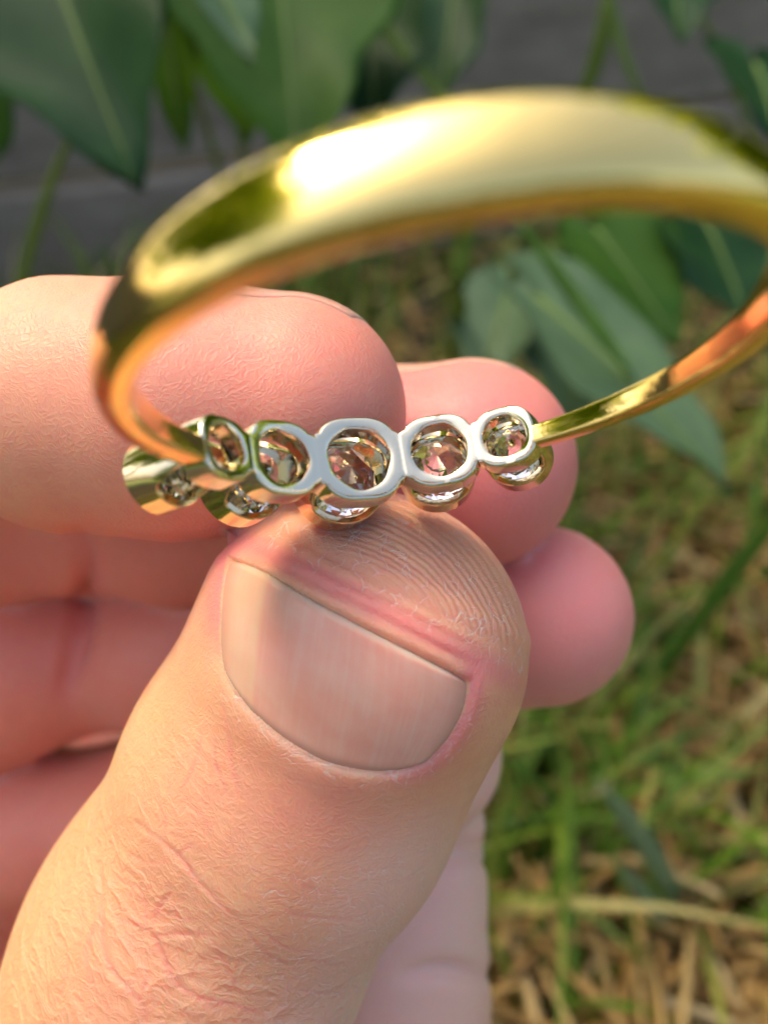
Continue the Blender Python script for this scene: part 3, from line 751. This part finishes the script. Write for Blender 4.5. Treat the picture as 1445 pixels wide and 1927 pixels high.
def tube(P3, r0, r1, sides=7):
    P3 = np.array([np.array(p) for p in P3]); n = len(P3); T = np.gradient(P3, axis=0); T /= np.linalg.norm(T, axis=1)[:, None]
    ref = np.array([0.3, 0.9, 0.31]); V = []; F = []
    for i in range(n):
        s = np.cross(T[i], ref); s /= np.linalg.norm(s); u = np.cross(s, T[i]); r_ = r0 + (r1-r0)*i/(n-1)
        for q in range(sides): V.append(P3[i] + r_*(math.cos(2*math.pi*q/sides)*s + math.sin(2*math.pi*q/sides)*u))
    for i in range(n-1):
        for q in range(sides): F.append((i*sides+q, i*sides+(q+1) % sides, (i+1)*sides+(q+1) % sides, (i+1)*sides+q))
    F += [tuple(range(sides))[::-1], tuple(range((n-1)*sides, n*sides))]
    return np.array(V), F
def leaf_geo(base, tip, normal, width, lobes=0.25, fold=0.25, droop=0.10, seed=0):
    """heart-shaped blade from base (petiole) to tip, folded along the midrib, with thickness"""
    base = np.array(base); tip = np.array(tip); L = np.linalg.norm(tip-base); T = (tip-base)/L; Nn = np.asarray(normal, float); Nn = Nn - T*(Nn @ T); Nn /= np.linalg.norm(Nn); S = np.cross(T, Nn)
    nu, nv = 14, 8; V = []; F = []
    for side in (0, 1):
        for i in range(nu+1):
            t = i/nu
            hw = width/2*(math.sin(math.pi*min(1.0, t**0.62*0.97+0.03))**0.9)*(1.0 if t < 0.98 else 0.3)
            for j in range(-nv, nv+1):
                s = j/nv
                wv = 1 + 0.10*abs(s)*math.sin(5.2*t*math.pi + seed*1.9 + (1.3 if j > 0 else 0)) + 0.05*math.sin(11*t+seed)
                back = -lobes*L*abs(s)**1.6*max(0, 1-t*2.6)             # lobes reach behind the petiole
                z = fold*hw*abs(s)**1.2 - droop*L*t*t + 0.035*L*math.sin(9*t+3*s+seed)*abs(s)
                V.append(base + T*(L*t+back) + S*(hw*s*wv) + Nn*(z - (0.0004 if side else 0)))
    m_ = 2*nv+1; n0 = (nu+1)*m_
    for i in range(nu):
        for j in range(m_-1):
            a = i*m_+j; F.append((a, a+1, a+m_+1, a+m_)); F.append((n0+a, n0+a+m_, n0+a+m_+1, n0+a+1))
        for a in (i*m_, i*m_+m_-1): F.append((a, a+m_, n0+a+m_, n0+a))
    for i in (0, nu):
        for j in range(m_-1): a = i*m_+j; F.append((a, a+1, n0+a+1, n0+a))
    mid = [base + T*(L*t) + Nn*(-droop*L*t*t + 0.0003) for t in np.linspace(0.0, 0.97, 9)]
    return np.array(V), F, mid
G_DARK = mat_simple_plant('leaf_dark', (0.016, 0.060, 0.020), (0.034, 0.095, 0.03), 0.3, 0.45, 90)
G_MID = mat_simple_plant('leaf_mid', (0.045, 0.13, 0.018), (0.085, 0.19, 0.03), 0.45, 0.45, 90, (0.30, 0.48, 0.04))
G_BRIGHT = mat_simple_plant('leaf_bright', (0.10, 0.26, 0.012), (0.17, 0.34, 0.02), 0.45, 0.42, 80)
G_PALE = mat_simple_plant('leaf_pale', (0.09, 0.17, 0.085), (0.15, 0.24, 0.125), 0.3, 0.45, 80)
G_STEM = mat_simple_plant('stem_green', (0.20, 0.30, 0.05), (0.28, 0.37, 0.10), 0.3, 0.45, 80)
G_STRAW = mat_simple_plant('straw_pale', (0.42, 0.27, 0.09), (0.58, 0.40, 0.17), 0.2, 0.55, 120)
G_VEIN = mat_simple_plant('leaf_vein', (0.16, 0.26, 0.07), (0.22, 0.32, 0.10), 0.2, 0.45, 80)
def ground_below(u, v, z):
    p = pxw(u, v, z); return Vector((p.x, p.y, 0.0))
def leaf_plant(name, label, root_xy, leaves, group=None):
    """a plant with one petiole and blade for every leaf"""
    base = Vector((root_xy[0], root_xy[1], 0.0)); r = empty(name, base); tag(r, label, 'plant', group)
    for li, (b, t, nrm, wd, mat) in enumerate(leaves):
        b = np.array(pxw(*b)); t = np.array(pxw(*t)); nw = np.array(c2w(np.array(nrm)*1000.0) - c2w(np.zeros(3)))
        V, F, mid = leaf_geo(b, t, nw, wd*1e-3, seed=li*2.3+root_xy[0]*50)
        lf = mkp('leaf', V, F, mat, r)
        Vm, Fm = tube(mid, 0.0007, 0.0002); mkp('midrib', Vm, Fm, G_VEIN, lf)
        bb = np.array(base); mids = [bb + (b-bb)*s + np.array([0, 0, 0.02*math.sin(math.pi*s)]) for s in np.linspace(0, 1, 9)]
        Vs, Fs = tube(mids, 0.0013, 0.0008); mkp('stem', Vs, Fs, G_STEM, r)
    return r
# leaves hanging in front of the fence
leaf_plant('bindweed_plant', 'leafy plant with a broad dark pointed leaf and a pale curled one', (-0.16, 0.27), [
    ((60, -170, 165), (232, 312, 150), (-0.25, -0.5, -0.8), 46, G_DARK),
    ((330, -160, 150), (490, 78, 138), (0.55, 0.1, -0.75), 17, G_PALE),
    ((-60, 60, 180), (-90, 420, 170), (0.6, -0.2, -0.7), 20, G_MID),
    ((190, 150, 215), (420, 60, 205), (0.1, -0.6, -0.75), 16, G_MID)])
leaf_plant('bindweed_plant', 'leafy plant with large rounded green leaves and a small bright leaf', (-0.05, 0.33), [
    ((520, -120, 205), (560, 300, 185), (0.05, -0.35, -0.9), 50, G_MID),
    ((300, -40, 195), (345, 280, 200), (0.1, -0.2, -0.9), 14, G_BRIGHT),
    ((690, -60, 230), (700, 240, 215), (-0.2, -0.2, -0.9), 36, G_DARK),
    ((420, 40, 230), (470, 255, 225), (0.3, -0.3, -0.9), 26, G_BRIGHT),
    ((640, 60, 215), (520, 250, 200), (-0.4, -0.3, -0.85), 30, G_MID),
    ((860, -40, 260), (820, 200, 250), (-0.3, -0.2, -0.9), 24, G_DARK)])
leaf_plant('bindweed_plant', 'leafy plant with pale green leaves hanging low behind the ring', (0.07, 0.27), [
    ((1010, 560, 185), (1400, 890, 165), (0.25, -0.55, -0.75), 30, G_PALE),
    ((960, 540, 210), (900, 720, 195), (-0.2, -0.6, -0.75), 24, G_PALE),
    ((1120, 430, 230), (1290, 640, 220), (0.2, -0.4, -0.85), 34, G_MID),
    ((1060, 600, 205), (1090, 800, 195), (-0.1, -0.5, -0.85), 20, G_PALE)])
leaf_plant('bindweed_plant', 'leafy plant with dark leaves hanging against the fence corner', (0.20, 0.36), [
    ((1260, -90, 260), (1290, 60, 245), (0.1, -0.2, -0.9), 28, G_DARK),
    ((1420, 120, 230), (1480, 260, 220), (0.3, -0.3, -0.85), 40, G_DARK),
    ((1330, 420, 240), (1420, 600, 230), (0.2, -0.5, -0.85), 44, G_DARK)])
# single blades and stems that can be told apart
B_PALE = mat_simple_plant('blade_pale', (0.24, 0.34, 0.17), (0.32, 0.42, 0.22), 0.35, 0.5, 80, (0.4, 0.5, 0.15))
B_MID = mat_simple_plant('blade_mid', (0.13, 0.27, 0.04), (0.19, 0.34, 0.07), 0.4, 0.5, 80, (0.3, 0.5, 0.05))
def blade(label, pts, wid, mat, nrm=(0.0, -0.3, -1.0), name='grass_blade', group=None, cat='grass blade'):
    P3 = spline(np.array([np.array(pxw(*p)) for p in pts]), 14)
    nw = np.array(c2w(np.array(nrm)*1000.0) - c2w(np.zeros(3)))
    t = np.linspace(0, 1, 14); ww = wid*1e-3*(0.75 + 0.25*np.sin(np.pi*t))*np.clip((1-t)/0.25, 0.12, 1)
    return tag(ribbon(name, P3, ww, nw, mat), label, cat, group)
def gz(u, v, zt=0.0):
    """depth in mm at which the ray meets the ground"""
    d = c2w(px(u, v, 1000.0)) - np.array([0, 0, CAM_H]); return 1000.0*(zt-CAM_H)/d[2]
blade('long green grass blade leaning in from the edge of the lawn', [(1190, 1330, gz(1190, 1330)), (1290, 1200, 225), (1390, 1060, 200), (1500, 930, 180)], 5.0, B_MID)
blade('long grey-green grass blade arching over dry straw', [(1370, 1760, gz(1370, 1760)), (1280, 1690, 200), (1200, 1570, 175), (1125, 1470, 160)], 5.0, B_PALE)
blade('short grey-green grass blade below the long arching one', [(1290, 1790, gz(1290, 1790)), (1230, 1710, 195), (1150, 1610, 180)], 4.2, B_PALE)
blade('straight green stem crossing in front of the pale leaves', [(1310, 860, gz(1310, 860)), (1200, 720, 185), (1080, 560, 158), (965, 400, 145)], 3.6, B_MID)
blade('upright yellow-green stem rising behind the ring', [(845, 760, gz(845, 760)), (860, 600, 205), (872, 440, 175), (880, 300, 160)], 4.0, G_STEM)
blade('upright pale stem beside the index fingertip', [(640, 700, gz(640, 700)), (655, 560, 215), (680, 400, 170)], 4.2, B_PALE)
blade('slanting yellow-green stem above the gold band', [(900, 260, 245), (800, 150, 225), (715, 40, 210), (690, -60, 205)], 4.8, G_STEM)
blade('thin yellow-green stem forking upward against the fence', [(1090, 210, 260), (1130, 80, 245), (1150, -60, 235)], 4.8, G_STEM)
blade('thin yellow-green stem leaning the other way at the fork', [(1210, 200, 260), (1165, 80, 245), (1135, -60, 235)], 4.0, G_STEM)
blade('green grass blade lying level above the straw', [(1010, 1440, gz(1010, 1440)), (1150, 1420, 240), (1320, 1460, 225), (1470, 1440, 215)], 3.4, B_MID)
blade('bright yellow-green grass blade at the edge of the straw', [(930, 1800, gz(930, 1800)), (925, 1850, 200), (945, 1960, 190)], 4.5, G_BRIGHT)
blade('bright green grass blade bending over the pale seed husk', [(1020, 1890, gz(1020, 1890)), (1100, 1845, 200), (1180, 1820, 195)], 4.0, G_BRIGHT)
def husk(label, a, b, wid, mat, name='straw_piece'):
    A_, B_ = np.array(pxw(*a)), np.array(pxw(*b)); n = 9; V = []; F = []
    T = (B_-A_)/np.linalg.norm(B_-A_); s = np.cross(T, [0.2, 0.3, 0.93]); s /= np.linalg.norm(s); u = np.cross(s, T)
    for i in range(n):
        t = i/(n-1); r_ = wid*0.0005*(0.35+0.65*math.sin(math.pi*(0.08+0.84*t))**0.5)
        for q in range(8): V.append(A_ + (B_-A_)*t + u*0.0006*math.sin(math.pi*t) + r_*(math.cos(q*math.pi/4)*s + 0.55*math.sin(q*math.pi/4)*u))
    for i in range(n-1):
        for q in range(8): F.append((i*8+q, i*8+(q+1) % 8, (i+1)*8+(q+1) % 8, (i+1)*8+q))
    F += [tuple(range(8))[::-1], tuple(range((n-1)*8, n*8))]
    return tag(mk(name, V, F, mat, origin=tuple((A_+B_)/2)), label, 'straw')
husk('stubby orange straw piece lying beside the heel of the hand', (945, 1632, 235), (1042, 1648, 235), 6.0, G_STRAW)
husk('pale seed husk lying among bright green blades', (1068, 1832, 218), (1128, 1812, 218), 5.0, G_STRAW, 'seed_husk')
husk('crossed straw stalk standing upright in the dry tuft', (1220, 1560, 230), (1310, 1470, 228), 6.0, G_STRAW)
husk('broad straw flake lying below the long green blade', (1190, 1360, 250), (1262, 1415, 248), 8.0, G_STRAW)
husk('long straw stalk slanting down past the green blade', (1235, 1750, 225), (1300, 1900, 212), 7.0, G_STRAW)

# shrubs beyond the fence, seen mirrored in the gold
def tree(x, y, h, rad, label, n=2600):
    root = empty('garden_shrub', (x, y, 0)); tag(root, label, 'shrub', None)
    bark = N('bark'); bark.set(Base_Color=(0.09, 0.065, 0.045, 1), Roughness=0.9)
    V, F = tube([(x, y, 0), (x+0.05, y, h*0.25), (x-0.04, y+0.05, h*0.5), (x, y, h*0.8)], 0.05, 0.012, 9)
    mkp('trunk', V, F, bark.m, root)
    cl = rng.normal(0, 1, (26, 3)); cl /= np.linalg.norm(cl, axis=1)[:, None]; cl *= rng.uniform(0.3, 1, (26, 1))**0.5
    cen = np.array([x, y, h*0.66]) + cl*np.array([rad, rad, h*0.36])
    c = cen[rng.integers(0, 26, n)] + rng.normal(0, rad*0.20, (n, 3)); d = rng.normal(0, 1, (n, 3)); d /= np.linalg.norm(d, axis=1)[:, None]; e = np.cross(d, rng.normal(0, 1, (n, 3))); e /= np.linalg.norm(e, axis=1)[:, None]
    s = rng.uniform(0.04, 0.09, (n, 1)); V = np.stack([c-d*s, c+e*s*0.5, c+d*s, c-e*s*0.5], 1).reshape(-1, 3); b = np.arange(n)*4
    mkp('crown', V, np.stack([b, b+1, b+2, b+3], 1), TREE_LEAF, root, smooth=False)
TREE_LEAF = mat_simple_plant('tree_leaf', (0.20, 0.34, 0.010), (0.34, 0.46, 0.02), 0.65, 0.5, 3, (0.50, 0.62, 0.03))
tree(-1.35, 0.75, 1.45, 0.75, 'leafy green shrub past the left end of the board fence', 2600)
tree(-1.65, -0.15, 1.9, 0.6, 'tall round leafy shrub at the left side of the lawn', 2200)
tree(-0.55, 1.55, 2.2, 0.70, 'tall leafy green shrub beyond the fence, mirrored along the band edge', 1900)
tree(0.30, 1.75, 1.6, 0.60, 'middling green shrub beyond the fence posts', 3500)
tree(1.25, 1.25, 1.2, 0.65, 'low green shrub beyond the right end of the fence', 3500)
# unseen clipped foliage, added behind the camera to hold back sky light
def blocker_hedge():
    root = empty('sky_blocker', (0.2, -1.7, 0)); tag(root, 'unseen dark green foliage added to block low sky light', 'blocker_hedge')
    for x in np.linspace(-1.9, 2.3, 8):
        V, F = tube([(x, -1.75, 0), (x+0.03, -1.72, 0.35), (x-0.02, -1.75, 0.75)], 0.03, 0.012, 7); mkp('stem', V, F, G_STEM, root)
    n = 7000; c = np.stack([rng.uniform(-2.3, 2.7, n), rng.uniform(-2.0, -1.5, n), rng.uniform(0.02, 0.9, n)], -1); c += rng.normal(0, 0.03, c.shape); c[:, 2] = np.maximum(c[:, 2], 0.03)
    d = rng.normal(0, 1, (n, 3)); d /= np.linalg.norm(d, axis=1)[:, None]; e = np.cross(d, rng.normal(0, 1, (n, 3))); e /= np.linalg.norm(e, axis=1)[:, None]; s = rng.uniform(0.03, 0.06, (n, 1))
    V = np.stack([c-d*s, c+e*s*0.5, c+d*s, c-e*s*0.5], 1).reshape(-1, 3); b = np.arange(n)*4
    mkp('foliage', V, np.stack([b, b+1, b+2, b+3], 1), G_DARK, root, smooth=False)
blocker_hedge()
